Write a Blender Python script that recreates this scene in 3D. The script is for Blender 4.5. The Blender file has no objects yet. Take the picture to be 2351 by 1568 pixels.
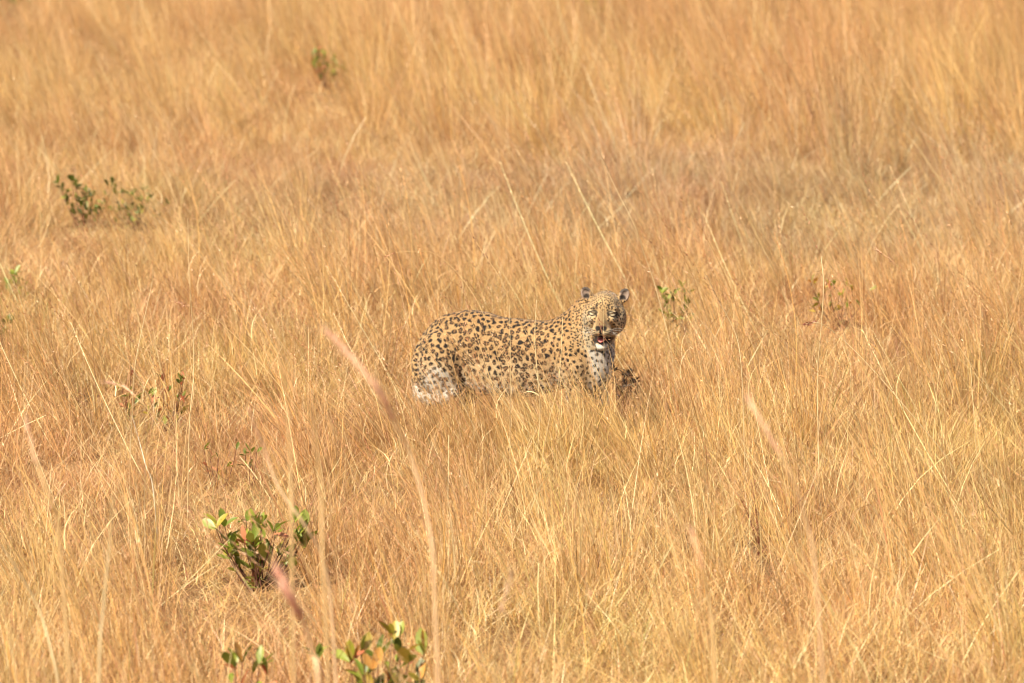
import bpy, math, random
import numpy as np
from mathutils import Vector, Matrix, noise as mnoise

S = bpy.context.scene
COL = S.collection
R = math.radians
random.seed(11)
rng = np.random.default_rng(11)

# ============================================================ CAMERA, SKY, SUN, EXPOSURE
PITCH = R(7.594); FOC = 163.5; CAM = Vector((-0.0135, -26.0, 4.0))
cd = bpy.data.cameras.new('camera'); cam = bpy.data.objects.new('camera', cd); COL.objects.link(cam)
S.camera = cam
cam.location = CAM; cam.rotation_euler = (math.pi / 2 - PITCH, 0, 0)
cd.sensor_width = 36; cd.lens = FOC; cd.clip_start = 0.3; cd.clip_end = 2000
cd.dof.use_dof = True; cd.dof.focus_distance = 23.7; cd.dof.aperture_fstop = 3.5

SUN_EL = R(46); SUN_AZ = R(-42)          # azimuth seen from the leopard: 0 = straight towards the camera, minus = to the left
sdir = Vector((math.sin(SUN_AZ) * math.cos(SUN_EL), -math.cos(SUN_AZ) * math.cos(SUN_EL), math.sin(SUN_EL)))
w = bpy.data.worlds.new('World'); S.world = w; w.use_nodes = True
nt = w.node_tree; bg = nt.nodes['Background']
sky = nt.nodes.new('ShaderNodeTexSky'); sky.sky_type = 'NISHITA'; sky.sun_disc = False
sky.sun_elevation = SUN_EL; sky.sun_rotation = math.atan2(sdir.x, sdir.y)
sky.dust_density = 1.6
nt.links.new(sky.outputs[0], bg.inputs[0]); bg.inputs[1].default_value = 0.066
sl = bpy.data.lights.new('sun', 'SUN'); sun = bpy.data.objects.new('sun', sl); COL.objects.link(sun)
sl.energy = 5.0; sl.angle = R(0.53); sl.color = (1.0, 0.90, 0.70)
sun.rotation_euler = sdir.to_track_quat('Z', 'Y').to_euler()
sun.location = (-10, -15, 20)
S.view_settings.view_transform = 'Standard'; S.view_settings.look = 'None'
S.view_settings.gamma = 1; S.view_settings.use_curve_mapping = False
S.view_settings.exposure = 0.76
S.render.engine = 'CYCLES'
S.cycles.max_bounces = 5; S.cycles.diffuse_bounces = 3; S.cycles.transmission_bounces = 4
S.cycles.glossy_bounces = 2; S.cycles.transparent_max_bounces = 4
S.cycles.pixel_filter_type = 'BLACKMAN_HARRIS'; S.cycles.filter_width = 1.15
S.cycles.use_denoising = True; S.cycles.denoiser = 'OPENIMAGEDENOISE'

# ============================================================ HELPERS
def ray(px, py):
    """direction through a point of the photo given on a 2351 x 1568 grid"""
    u = (px / 2351 - .5) * 36 / FOC; v = -(py / 1568 - .5) * 24.012 / FOC
    f = Vector((0, math.cos(PITCH), -math.sin(PITCH))); up = Vector((0, math.sin(PITCH), math.cos(PITCH)))
    return (f + Vector((1, 0, 0)) * u + up * v)
def on_ground(px, py, z=0.0):
    d = ray(px, py); t = (z - CAM.z) / d.z; return CAM + d * t
def at_depth(px, py, Y):
    d = ray(px, py); t = (Y - CAM.y) / d.y; return CAM + d * t

def tag(o, label=None, cat=None, group=None, kind=None):
    if label: o['label'] = label
    if cat: o['category'] = cat
    if group: o['group'] = group
    if kind: o['kind'] = kind
    return o
def empty(name, loc=(0, 0, 0), rz=0):
    o = bpy.data.objects.new(name, None); COL.objects.link(o); o.location = loc; o.rotation_euler = (0, 0, rz)
    o.empty_display_size = .1
    return o
def link(name, me, parent=None):
    o = bpy.data.objects.new(name, me); COL.objects.link(o)
    if parent: o.parent = parent
    return o
def np_mesh(name, V, F, mats=(), colors=None, smooth=True, mat_idx=None):
    """V (n,3); F list of (array (m,k)) face blocks"""
    me = bpy.data.meshes.new(name)
    V = np.asarray(V, np.float32)
    blocks = [np.asarray(f, np.int32) for f in (F if isinstance(F, (list, tuple)) else [F]) if len(f)]
    me.vertices.add(len(V)); me.vertices.foreach_set('co', V.ravel())
    nl = sum(b.size for b in blocks); nf = sum(len(b) for b in blocks)
    me.loops.add(nl); me.loops.foreach_set('vertex_index', np.concatenate([b.ravel() for b in blocks]))
    tot = np.concatenate([np.full(len(b), b.shape[1], np.int32) for b in blocks])
    st = np.concatenate([[0], np.cumsum(tot)[:-1]]).astype(np.int32)
    me.polygons.add(nf); me.polygons.foreach_set('loop_start', st); me.polygons.foreach_set('loop_total', tot)
    if smooth: me.polygons.foreach_set('use_smooth', np.ones(nf, bool))
    if mat_idx is not None: me.polygons.foreach_set('material_index', np.asarray(mat_idx, np.int32))
    me.update(calc_edges=True)
    if colors is not None:
        a = me.color_attributes.new('tint', 'FLOAT_COLOR', 'POINT')
        c = np.ones((len(V), 4), np.float32); c[:, :3] = colors
        a.data.foreach_set('color', c.ravel())
    for m in mats: me.materials.append(m)
    return me

def mat(name, rough=.8, spec=.3):
    m = bpy.data.materials.new(name); m.use_nodes = True
    n = m.node_tree.nodes; b = n['Principled BSDF']
    b.inputs['Roughness'].default_value = rough
    b.inputs['Specular IOR Level'].default_value = spec
    return m, m.node_tree, b
def ramp(nt, fac, stops):
    r = nt.nodes.new('ShaderNodeValToRGB'); e = r.color_ramp.elements
    while len(e) < len(stops): e.new(.5)
    for i, (p, c) in enumerate(stops):
        e[i].position = p; e[i].color = (*c, 1) if len(c) == 3 else c
    nt.links.new(fac, r.inputs[0]); return r.outputs[0]
def noise_tex(nt, vec, scale, detail=3, rough=.55):
    t = nt.nodes.new('ShaderNodeTexNoise'); t.inputs['Scale'].default_value = scale
    t.inputs['Detail'].default_value = detail; t.inputs['Roughness'].default_value = rough
    if vec is not None: nt.links.new(vec, t.inputs['Vector'])
    return t.outputs['Fac']
def mixc(nt, mode, fac, a, b):
    m = nt.nodes.new('ShaderNodeMix'); m.data_type = 'RGBA'; m.blend_type = mode
    for s, v in ((m.inputs[0], fac), (m.inputs[6], a), (m.inputs[7], b)):
        if hasattr(v, 'is_output'): nt.links.new(v, s)
        elif isinstance(v, (int, float)): s.default_value = v
        else: s.default_value = (*v, 1)
    return m.outputs[2]

# ============================================================ LEOPARD
# one signed-distance body, meshed as a single continuous surface; coat colours are computed per vertex
H = 0.004
LO = np.array([-0.68, -0.46, -0.02]); HI = np.array([0.70, 0.42, 0.90])
NX, NY, NZ = [int(v) for v in np.ceil((HI - LO) / H)]
GX = (LO[0] + H * np.arange(NX)).astype(np.float32); GY = (LO[1] + H * np.arange(NY)).astype(np.float32)
GZ = (LO[2] + H * np.arange(NZ)).astype(np.float32)
FLD = np.full((NX, NY, NZ), 0.25, np.float32)
def window(lo, hi, pad):
    a = np.maximum(((np.array(lo) - pad - LO) / H).astype(int), 0)
    b = np.minimum(((np.array(hi) + pad - LO) / H).astype(int) + 2, [NX, NY, NZ])
    sl_ = tuple(slice(a[i], b[i]) for i in range(3))
    return sl_, GX[sl_[0]][:, None, None], GY[sl_[1]][None, :, None], GZ[sl_[2]][None, None, :]
def smin(a, b, k):
    h = np.maximum(k - np.abs(a - b), 0) / k
    return np.minimum(a, b) - h * h * k * .25
def blend(sl_, d, k, cut=False):
    if cut: FLD[sl_] = -smin(-FLD[sl_], d, k)
    else: FLD[sl_] = smin(FLD[sl_], d, k)
def ell(c, r, k=.03, M=None, cut=False):
    c = np.array(c, float); r = np.array(r, float)
    m = max(r) if M is not None else r
    sl_, x, y, z = window(c - m, c + m, k + .012)
    x, y, z = x - c[0], y - c[1], z - c[2]
    if M is not None:      # columns of M are the local axes
        q = [M[0][i] * x + M[1][i] * y + M[2][i] * z for i in range(3)]
    else: q = [x, y, z]
    k0 = np.sqrt((q[0] / r[0]) ** 2 + (q[1] / r[1]) ** 2 + (q[2] / r[2]) ** 2)
    k1 = np.sqrt((q[0] / r[0] ** 2) ** 2 + (q[1] / r[1] ** 2) ** 2 + (q[2] / r[2] ** 2) ** 2)
    blend(sl_, (k0 * (k0 - 1) / np.maximum(k1, 1e-6)).astype(np.float32), k, cut)
def cone(a, b, ra, rb, k=.03, cut=False):
    a = np.array(a, float); b = np.array(b, float); m = max(ra, rb)
    sl_, x, y, z = window(np.minimum(a, b) - m, np.maximum(a, b) + m, k + .012)
    ab = b - a; L2 = ab @ ab
    t = np.clip(((x - a[0]) * ab[0] + (y - a[1]) * ab[1] + (z - a[2]) * ab[2]) / L2, 0, 1)
    d = np.sqrt((x - a[0] - t * ab[0]) ** 2 + (y - a[1] - t * ab[1]) ** 2 + (z - a[2] - t * ab[2]) ** 2)
    blend(sl_, (d - (ra + (rb - ra) * t)).astype(np.float32), k, cut)
def chain(pts, rs, k=.03):
    for i in range(len(pts) - 1): cone(pts[i], pts[i + 1], rs[i], rs[i + 1], k)

YAW = R(-24)                                       # the body runs to the right and a little towards the camera
BM = [[math.cos(YAW), -math.sin(YAW), 0], [math.sin(YAW), math.cos(YAW), 0], [0, 0, 1]]
torso = [(-.455, .20, .405, .105, .100, .150), (-.375, .168, .492, .140, .112, .165), (-.27, .125, .524, .165, .118, .168), (-.17, .085, .515, .17, .122, .172),
         (0.0, .02, .497, .19, .132, .166), (.15, -.04, .484, .18, .138, .171), (.29, -.095, .475, .15, .135, .178),
         (.40, -.14, .455, .12, .118, .165)]
for x, y, z, a, b_, c_ in torso: ell((x, y, z), (a, b_, c_), .06, BM)
ell((-.03, .02, .335), (.33, .115, .120), .07, BM)     # belly
ell((-.31, .14, .40), (.13, .09, .09), .05, BM)
# shoulder blades, breast, neck
ell((.31, -.215, .47), (.085, .055, .16), .03, BM)

ell((.33, .00, .50), (.07, .05, .13), .05, BM)
ell((.455, -.185, .425), (.090, .095, .155), .06)
cone((.375, -.125, .525), (.452, -.125, .700), .150, .108, .06)
cone((.275, -.085, .545), (.425, -.125, .695), .122, .104, .06)
cone((.455, -.15, .50), (.478, -.155, .64), .098, .080, .05)
# hind legs
def hind(x, y, dx):
    ell((x, y - .012, .395), (.125, .080, .185), .03, BM)
    chain([(x + .02, y, .36), (x + .07 + dx, y - .01, .27), (x - .035 + dx, y + .01, .15), (x - .005 + dx, y, .045)],
          [.095, .062, .034, .03], .035)
    ell((x + .05 + dx, y - .03, .032), (.07, .042, .032), .02, BM)
    for t in (-.022, -.007, .009, .024): ell((x + .10 + dx, y - .05 + t * 1.2, .02), (.022, .010, .018), .006, BM)
hind(-.430, .085, 0.0); hind(-.36, .285, .12)
# front legs
def front(x, y, dx):
    chain([(x - .03, y, .42), (x - .02, y, .27), (x + dx, y, .15), (x + dx, y, .05)], [.075, .048, .036, .032], .035)
    ell((x + dx + .03, y - .02, .034), (.062, .045, .034), .02, BM)
    for t in (-.024, -.008, .008, .024): ell((x + dx + .08, y - .04 + t * 1.2, .02), (.022, .010, .018), .006, BM)
front(.365, -.225, -.03); front(.485, -.09, .02)
# tail: hangs behind the rump and curls forward at the bottom
TAIL = [(-.475, .22, .535), (-.530, .20, .46), (-.555, .16, .39), (-.550, .10, .29), (-.54, .03, .225), (-.47, -.02, .20), (-.395, -.045, .215), (-.345, -.05, .25)]
chain(TAIL, [.045, .034, .030, .029, .030, .031, .033, .026], .012)

# ---- head
HS = 1.06; HC = np.array([.499, -.262, .737]); HYAW = R(-7); HROLL = R(1.5)
HM = np.array(Matrix.Rotation(HYAW, 3, 'Z') @ Matrix.Rotation(HROLL, 3, 'Y') @ Matrix.Rotation(R(3), 3, 'X'))
hp = lambda p: tuple(HC + HS * (HM @ np.array(p, float)))
def hell(c, r, k=.02, rot=None, cut=False):
    M = HM if rot is None else HM @ np.array(rot)
    ell(hp(c), np.array(r) * HS, k, M, cut)
def hcone(a, b, ra, rb, k=.02, cut=False): cone(hp(a), hp(b), ra * HS, rb * HS, k, cut)
hell((.004, .045, .018), (.088, .105, .084), .03)          # skull
hell((.004, -.015, .040), (.066, .070, .056), .03)         # forehead
for s in (-1, 1):
    hell((s * .068 + .004, .010, -.028), (.046, .065, .062), .03)   # cheeks
    hell((s * .060 + .004, .022, -.070), (.042, .055, .050), .03)
    hell((s * .046, -.058, .028), (.030, .028, .015), .02)           # brow
    hell((s * .040, -.062, -.028), (.030, .034, .020), .02)          # under the eye
    hell((s * .024, -.108, -.088), (.0265, .030, .0245), .012)       # whisker pads
    hell((s * .034, -.085, -.098), (.025, .035, .022), .015)
    # ears
    er = Matrix.Rotation(s * R(20), 3, 'Y') @ Matrix.Rotation(s * R(-18), 3, 'Z') @ Matrix.Rotation(R(-8), 3, 'X')
    ec = np.array([s * .096 + (.004 if s > 0 else .0), .030, .083])
    hell(ec, (.029, .019, .041), .018, er)
    hell(ec + [s * .004, -.022, .005], (.0215, .022, .033), .006, er, cut=True)
    # eye sockets and lids
    hell((s * .0525, -.098, .004), (.018, .017, .010), .010, Matrix.Rotation(s * R(-14), 3, 'Y'), cut=True)
    hell((s * .051, -.064, .004), (.0185, .018, .0125), .006, Matrix.Rotation(s * R(-14), 3, 'Y'))
    hell((s * .052, -.077, .0125), (.021, .012, .0058), .005, Matrix.Rotation(s * R(-14), 3, 'Y'))
    hell((s * .052, -.076, -.0055), (.019, .010, .0042), .005, Matrix.Rotation(s * R(-14), 3, 'Y'))
hcone((0, -.035, .030), (0, -.108, -.048), .034, .0235, .022)   # bridge of the nose
hell((0, -.070, -.070), (.046, .052, .040), .02)                # muzzle
hell((0, -.118, -.060), (.020, .016, .013), .008)               # nose tip
hell((0, -.035, -.166), (.040, .050, .020), .025)               # lower jaw
hell((0, -.074, -.176), (.027, .026, .0185), .015)              # chin
hell((0, .035, -.125), (.062, .055, .045), .03)                  # throat
hell((0, -.075, -.138), (.029, .052, .0215), .008, cut=True)    # open mouth
hell((0, -.150, -.102), (.0022, .03, .016), .006, cut=True)     # cleft of the lip
for s in (-1, 1): hell((s * .011, -.138, -.062), (.0045, .010, .004), .004, cut=True)   # nostrils

def surface_nets(F):
    ins = F < 0
    c = np.zeros(tuple(n - 1 for n in F.shape), np.uint8)
    for i in (0, 1):
        for j in (0, 1):
            for k in (0, 1): c += ins[i:F.shape[0] - 1 + i, j:F.shape[1] - 1 + j, k:F.shape[2] - 1 + k]
    act = (c > 0) & (c < 8)
    idx = np.argwhere(act); vid = np.full(act.shape, -1, np.int32); vid[act] = np.arange(len(idx))
    I, J, K = idx.T
    corner = {(i, j, k): F[I + i, J + j, K + k] for i in (0, 1) for j in (0, 1) for k in (0, 1)}
    acc = np.zeros((len(idx), 3)); cnt = np.zeros(len(idx))
    for a in corner:
        for ax in range(3):
            if a[ax]: continue
            b = list(a); b[ax] = 1; b = tuple(b)
            fa, fb = corner[a], corner[b]; m = (fa < 0) != (fb < 0)
            t = np.where(m, fa / np.where(m, fa - fb, 1), 0)
            for x in range(3): acc[:, x] += np.where(m, a[x] + (t if x == ax else 0), 0)
            cnt += m
    V = LO + H * (idx + acc / cnt[:, None])
    Q = []
    for ax in range(3):
        a = [slice(1, -1)] * 3; a[ax] = slice(0, -1); b = [slice(1, -1)] * 3; b[ax] = slice(1, None)
        A = ins[tuple(a)]; B = ins[tuple(b)]
        for flip, mm in ((0, A & ~B), (1, ~A & B)):
            e = np.argwhere(mm); off = np.ones(3, int); off[ax] = 0; e = e + off
            u, v = (ax + 1) % 3, (ax + 2) % 3
            du = np.zeros(3, int); du[u] = 1; dv = np.zeros(3, int); dv[v] = 1
            q = [vid[tuple((e - x).T)] for x in (0 * du, du, du + dv, dv)]
            q = np.stack(q if flip == 0 else q[::-1], 1); Q.append(q)
    return V, np.concatenate(Q)
V, Q = surface_nets(FLD)
# keep the biggest shell only, relax a little
nv = len(V)
lab = np.arange(nv)
for _ in range(400):
    m = lab[Q].min(1); new = lab.copy()
    for i in range(4): np.minimum.at(new, Q[:, i], m)
    new = new[new]
    if (new == lab).all(): break
    lab = new
main = np.bincount(lab).argmax(); keep = lab == main
remap = np.cumsum(keep) - 1; Q = remap[Q[keep[Q[:, 0]]]]; V = V[keep]; nv = len(V)
def smooth_v(V, lam):
    s = np.zeros_like(V); n = np.zeros(nv)
    for i in range(4):
        a, b = Q[:, i], Q[:, (i + 1) % 4]
        np.add.at(s, a, V[b]); np.add.at(s, b, V[a]); np.add.at(n, a, 1); np.add.at(n, b, 1)
    return V + lam * (s / n[:, None] - V)
V = smooth_v(V, .5); V = smooth_v(V, -.42)
fn = np.cross(V[Q[:, 2]] - V[Q[:, 0]], V[Q[:, 3]] - V[Q[:, 1]])
N = np.zeros_like(V)
for i in range(4): np.add.at(N, Q[:, i], fn)
N /= np.linalg.norm(N, axis=1)[:, None] + 1e-12
del FLD

# ---- coat
def sst(x, a, b):
    t = np.clip((x - a) / (b - a), 0, 1); return t * t * (3 - 2 * t)
def lerp(a, b, t): return a + (np.asarray(b) - a) * np.asarray(t)[:, None]
HL = (V - HC) @ HM / HS                                   # head-local coordinates
headw = sst(HL[:, 1], .085, .03) * sst(HL[:, 2], -.215, -.185) * (np.abs(HL[:, 0]) < .17)
def vnoise(P, sc, seed=0.):                          # cheap smooth noise
    p = P * sc + seed; o = np.zeros(len(P))
    for i, (a, b, c_) in enumerate(((1, .7, .3), (-.6, 1.1, .8), (.4, -.9, 1.2), (1.3, .5, -1.0))):
        o += np.sin(p[:, 0] * a * 1.7 + 2.1 * i + np.sin(p[:, 1] * b * 1.3 + i)) * np.cos(p[:, 2] * c_ * 1.5 + p[:, 1] * a + i * .7)
    return o / 2.6
OCH = np.array([.54, .31, .125]); TAN = np.array([.63, .39, .175]); PALE = np.array([.72, .52, .30]); WHT = np.array([.84, .78, .69])
BLK = np.array([.022, .014, .011]); BRN = np.array([.21, .088, .032])
x, y, z = V.T
nz_ = vnoise(V, 14)
C = np.tile(TAN, (nv, 1))
C = lerp(C, OCH, sst(z + .02 * nz_, .56, .68) * (1 - headw) * sst(x, .46, .36))
C = lerp(C, PALE, sst(z + .03 * nz_, .50, .36) * .9)
belly = sst(z + .02 * nz_, .32, .24) * (x < .30) * (x > -.40)
C = lerp(C, WHT, belly)
C = lerp(C, WHT, sst(-N[:, 2], .2, .7) * (z < .45) * .9)
chest = sst(x + .25 * (z - .42) + .015 * nz_, .405, .455) * sst(z, .60, .53) * sst(-y, .02, .1)
C = lerp(C, WHT, chest * .95)
thigh = sst(np.hypot((x + .425) / .085, (z - .28) / .115) + .12 * nz_, 1.1, .75) * (y < .16)
C = lerp(C, WHT, thigh * .95)
legs = sst(z, .22, .12)
C = lerp(C, PALE, legs * .8)
tp = np.array(TAIL); td = np.full(nv, 9.); tt = np.zeros(nv); acc = 0
for i in range(len(tp) - 1):
    ab = tp[i + 1] - tp[i]; L = np.linalg.norm(ab); t = np.clip((V - tp[i]) @ ab / L ** 2, 0, 1)
    d = np.linalg.norm(V - tp[i] - t[:, None] * ab, axis=1); m = d < td
    td = np.where(m, d, td); tt = np.where(m, acc + t * L, tt); acc += L
tailw = sst(td, .046, .038) * sst(tt, .04, .08)
C = lerp(C, TAN, tailw); C = lerp(C, WHT, tailw * sst(tt, .30, .36))

# spots
def region(p, n, hl, hw):
    """spacing, radius, kind (0 solid, 1 rosette) for a point of the coat"""
    if hw > .5:
        if hl[2] < -.045 and abs(hl[0]) < .058 and hl[1] < -.03: return None
        if abs(hl[0]) < .034 and hl[1] < -.04 and hl[2] < .022: return None
        if np.hypot(abs(hl[0]) - .052, (hl[2] - .004) * 1.4) < .034 and hl[1] < 0: return None
        if hl[2] > .085 and abs(hl[0]) > .07: return None
        if hl[2] > .030: return .0105, .0048, 0
        return .0135, .0060, 0
    if p[0] > .36 and p[2] > .50: return .0215, .0084, 0
    if p[0] > .40: return .0265, .0094, 0
    if p[2] < .24: return .030, .0110, 0
    if p[0] > .22: return .0245, .0106, .15
    if p[0] < -.43: return .0275, .0128, .2
    if p[2] > .62: return .0270, .0128, .3
    return .0322, .0153, .80
cand = rng.permutation(nv)[:60000]
kept = []; cells = {}
for vi in cand:
    p = V[vi]
    rg = region(p, N[vi], HL[vi], headw[vi])
    if rg is None: continue
    sp = rg[0] * (0.86 + .3 * rng.random()); g = tuple((p / .05).astype(int)); ok = True
    for a in (-1, 0, 1):
        for b in (-1, 0, 1):
            for c_ in (-1, 0, 1):
                for (q, sq) in cells.get((g[0] + a, g[1] + b, g[2] + c_), ()):
                    dd = q - p
                    if dd @ dd < (max(sp, sq * .9)) ** 2: ok = False; break
                if not ok: break
            if not ok: break
        if not ok: break
    if ok: cells.setdefault(g, []).append((p, sp)); kept.append((vi, rg))
dark = np.zeros(nv); centre = np.zeros(nv)
order = np.argsort(V[:, 0]); Xs = V[order, 0]
warp = np.stack([vnoise(V, 60, 3), vnoise(V, 60, 9), vnoise(V, 60, 17)], 1) * .0014
for vi, (sp, r0, kd) in kept:
    p = V[vi]; n = N[vi]
    a = np.searchsorted(Xs, p[0] - .04); b = np.searchsorted(Xs, p[0] + .04)
    ix = order[a:b]; D = V[ix] + warp[ix] - p
    m = (D * D).sum(1) < (r0 * 1.9) ** 2; ix = ix[m]; D = D[m]
    ix_ok = (N[ix] @ n) > .1; ix = ix[ix_ok]; D = D[ix_ok]
    if len(ix) == 0: continue
    t1 = np.cross(n, [0, 0, 1]); t1 /= np.linalg.norm(t1) + 1e-9; t2 = np.cross(n, t1)
    ang = rng.normal(0, .5) + .35; st = 1 + .22 * rng.random()
    u = D @ t1; v = D @ t2
    u, v = (u * math.cos(ang) + v * math.sin(ang)) * st, (-u * math.sin(ang) + v * math.cos(ang)) / math.sqrt(st)
    th = np.arctan2(v, u); rr = np.hypot(u, v)
    ph = rng.random(4) * 6.28
    rad = r0 * (1 + .16 * np.sin(2 * th + ph[0]) + .13 * np.sin(3 * th + ph[1]) + .06 * np.sin(5 * th + ph[2]))
    e = .0013
    if rng.random() < kd:
        out = 1 - sst(rr, rad - e, rad + e); inn = sst(rr, rad * .40 - e, rad * .40 + e)
        k = rng.choice([2, 3, 3, 4]); gap = sst(np.cos(k * th + ph[3]) + .35 * np.sin(th + ph[2]), -.95, -.65)
        dark[ix] = np.maximum(dark[ix], out * inn * gap)
        centre[ix] = np.maximum(centre[ix], out)
    else:
        dark[ix] = np.maximum(dark[ix], 1 - sst(rr, rad - e, rad + e))
C = lerp(C, BRN, centre * .75 * (1 - belly * .7))
spotk = np.where(chest + thigh > .5, .9, 1.)
C = lerp(C, BLK, dark * spotk)
# dark bands low on the throat, tail rings
band = sst(np.abs(z - (.522 - .32 * (x - .46)) + .004 * vnoise(V, 40)), .011, .006) * (x > .42) * (x < .50) * (y < -.15)
C = lerp(C, BLK, band * .9)
ring = tailw * sst(tt, .62, .64) * 0
C = lerp(C, BLK, np.maximum(ring, tailw * sst(tt, .70, .72)) * .9)

# face
hx, hy, hz = HL.T
ax_ = np.abs(hx); isf = (headw > .4) & (hy < .03)
FT = np.array([.60, .40, .19]); FB = np.array([.34, .215, .095])
C = np.where((isf & (dark < .3) & (centre < .3))[:, None], lerp(C, FT, .6 * sst(hy, .03, -.01) * sst(ax_, .13, .10)), C)
C = lerp(C, np.array([.70, .58, .38]), isf * (1 - dark) * sst(ax_, .045, .07) * sst(ax_, .125, .095) * sst(hy, .03, -.01) * sst(hz, .02, -.03) * .75)    # pale cheeks
C = lerp(C, FB, isf * sst(ax_ + .25 * (hz + .05), .037, .024) * sst(hz, .045, .01) * sst(hz, -.075, -.062) * (hy < -.03))          # bridge of the nose
C = lerp(C, np.array([.62, .42, .20]), isf * sst(ax_, .030, .045) * sst(ax_, .075, .06) * sst(hz, -.06, -.07) * sst(hz, -.15, -.12))
pad = (isf & (hy < -.055)) * sst(hz, -.072, -.080) * sst(hz, -.125, -.115)
C = lerp(C, np.array([.72, .55, .32]), pad * sst(ax_, .006, .012))
for q in range(4):                                                                                            # whisker rows
    zz = -.080 - q * .0095 + .10 * (ax_ - .03)
    C = lerp(C, BLK * 3, pad * sst(ax_, .014, .02) * sst(np.abs(hz - zz), .0034, .0016) * .95)
C = lerp(C, BLK, isf * sst(np.abs(hz + .115 + .3 * np.maximum(ax_ - .03, 0)), .008, .004) * sst(ax_, .042, .034) * (hy < -.02) * sst(hz, -.097, -.103))   # lips
C = lerp(C, BLK, isf * sst(np.hypot((ax_ - .034) / .009, (hz + .142) / .022), 1.1, .8) * (hy < .0))          # corners of the mouth
nose = isf * (hy < -.105) * sst(np.hypot(hx / .0215, (hz + .064) / .0135), 1.08, .92)
C = lerp(C, np.array([.20, .085, .060]), nose)
C = lerp(C, BLK, isf * (hy < -.105) * sst(np.hypot((ax_ - .017) / .0135, (hz + .067) / .0125), 1.15, .85))
C = lerp(C, BLK, isf * (hy < -.09) * sst(ax_, .0115, .007) * sst(hz, -.074, -.078) * sst(hz, -.118, -.112))
for s in (-1, 1):                                                                                            # eyes
    ex = hx - s * .0525; ez = hz - .004; ca, sa = math.cos(s * R(14)), math.sin(s * R(14))
    eu, ev = ex * ca - ez * sa, ex * sa + ez * ca
    fr = isf & (hy < -.03)
    e1 = np.hypot(eu / .036, ev / .024); e2 = np.hypot(eu / .0205, ev / .0105)
    C = lerp(C, np.array([.74, .60, .38]), fr * sst(e1, 1.0, .6) * .75)
    C = lerp(C, BLK * 1.5, fr * sst(np.abs(e2 - 1.12), .48, .24) * (.9 if True else 0))
    C = lerp(C, np.array([.66, .56, .38]), fr * sst(e2, .78, .6))
    C = lerp(C, BLK, fr * sst(np.hypot((hx - s * .031) / .0045, (hz + .007) / .010), 1.2, .7))
    # brow marks
    C = lerp(C, BLK, fr * sst(np.hypot((hx - s * .033) / .0055, (hz - .043) / .014), 1.15, .8) * .9)
    C = lerp(C, BLK, fr * sst(np.hypot((hx - s * .049) / .0045, (hz - .034) / .008), 1.15, .8) * .85)
    # ears: black base inside, grey pink rim and back
    ec = np.array([s * .097, .030, .083]); ed = np.hypot(hx - ec[0], hz - ec[2])
    ear = (ed < .062) * sst(hz, .058, .070) * sst(ax_, .075, .085) * (hy > -.02)
    C = lerp(C, np.array([.42, .31, .25]), ear * .95)
    C = lerp(C, BLK * 1.4, ear * sst(np.hypot((ax_ - .093) / .021, (hz - .070) / .019), 1.2, .7))
    C = lerp(C, np.array([.045, .035, .03]), ear * sst(hz - (ax_ - .1) * .3, .100, .108) * .85)
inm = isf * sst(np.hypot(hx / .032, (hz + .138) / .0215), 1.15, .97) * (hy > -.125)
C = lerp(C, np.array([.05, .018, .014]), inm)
chin = isf * (hy < -.03) * sst(hz, -.158, -.164) * sst(ax_, .045, .032)
C = lerp(C, np.array([.74, .70, .60]), chin)
C = lerp(C, BLK, isf * (hy < .02) * sst(ax_, .030, .036) * sst(ax_, .062, .052) * sst(hz, -.128, -.140) * sst(hz, -.19, -.17) * .8)
C *= (1 + .10 * rng.standard_normal((nv, 1)) * .5)
C = np.clip(C * .70, .007, .64)

fur, fnt, fb = mat('leopard_fur', .75, .25)
at = fnt.nodes.new('ShaderNodeAttribute'); at.attribute_name = 'tint'
tc = fnt.nodes.new('ShaderNodeTexCoord')
fine = noise_tex(fnt, tc.outputs['Object'], 260, 2)
g = fnt.nodes.new('ShaderNodeMapRange'); fnt.links.new(fine, g.inputs[0]); g.inputs[3].default_value = .78; g.inputs[4].default_value = 1.2
fnt.links.new(mixc(fnt, 'MULTIPLY', 1.0, at.outputs['Color'], g.outputs[0]), fb.inputs['Base Color'])
bp = fnt.nodes.new('ShaderNodeBump'); bp.inputs['Strength'].default_value = .5; bp.inputs['Distance'].default_value = .004
fnt.links.new(noise_tex(fnt, tc.outputs['Object'], 120, 3), bp.inputs['Height']); fnt.links.new(bp.outputs[0], fb.inputs['Normal'])
fb.inputs['Sheen Weight'].default_value = .25; fb.inputs['Sheen Roughness'].default_value = .5

leo = empty('leopard', (0, 0, 0))
tag(leo, 'spotted leopard standing in the golden grass, head turned to the camera, mouth open', 'leopard')
link('body', np_mesh('leopard_body', V, Q, [fur], C), leo)

# short fur: one fine tapering hair per root, joined
nh = 75000
fi = rng.integers(0, len(Q), nh); wts = rng.dirichlet([1, 1, 1, 1], nh)
P = (V[Q[fi]] * wts[:, :, None]).sum(1); PN = N[Q[fi, 0]]; PC = C[Q[fi, rng.integers(0, 4)]]
hl_ = (P - HC) @ HM
onface = (hl_[:, 1] < .04) & (hl_[:, 2] > -.2) & (np.abs(hl_[:, 0]) < .14)
good = ~(onface & (hl_[:, 1] < -.05) & (np.abs(hl_[:, 0]) < .07))
P, PN, PC, onface = P[good], PN[good], PC[good], onface[good]; nh = len(P)
bk = np.array([-.75, .25, -.55]); comb = bk - PN * (PN @ bk)[:, None]
comb += rng.normal(0, .25, (nh, 3))
ln = np.where(onface, .0055, .0095) * rng.uniform(.7, 1.3, nh)
low = (P[:, 2] < .36) | ((P[:, 0] > .42) & (P[:, 2] < .6)); ln = np.where(low & (P[:, 2] > .18), ln * 1.25, ln)
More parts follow.
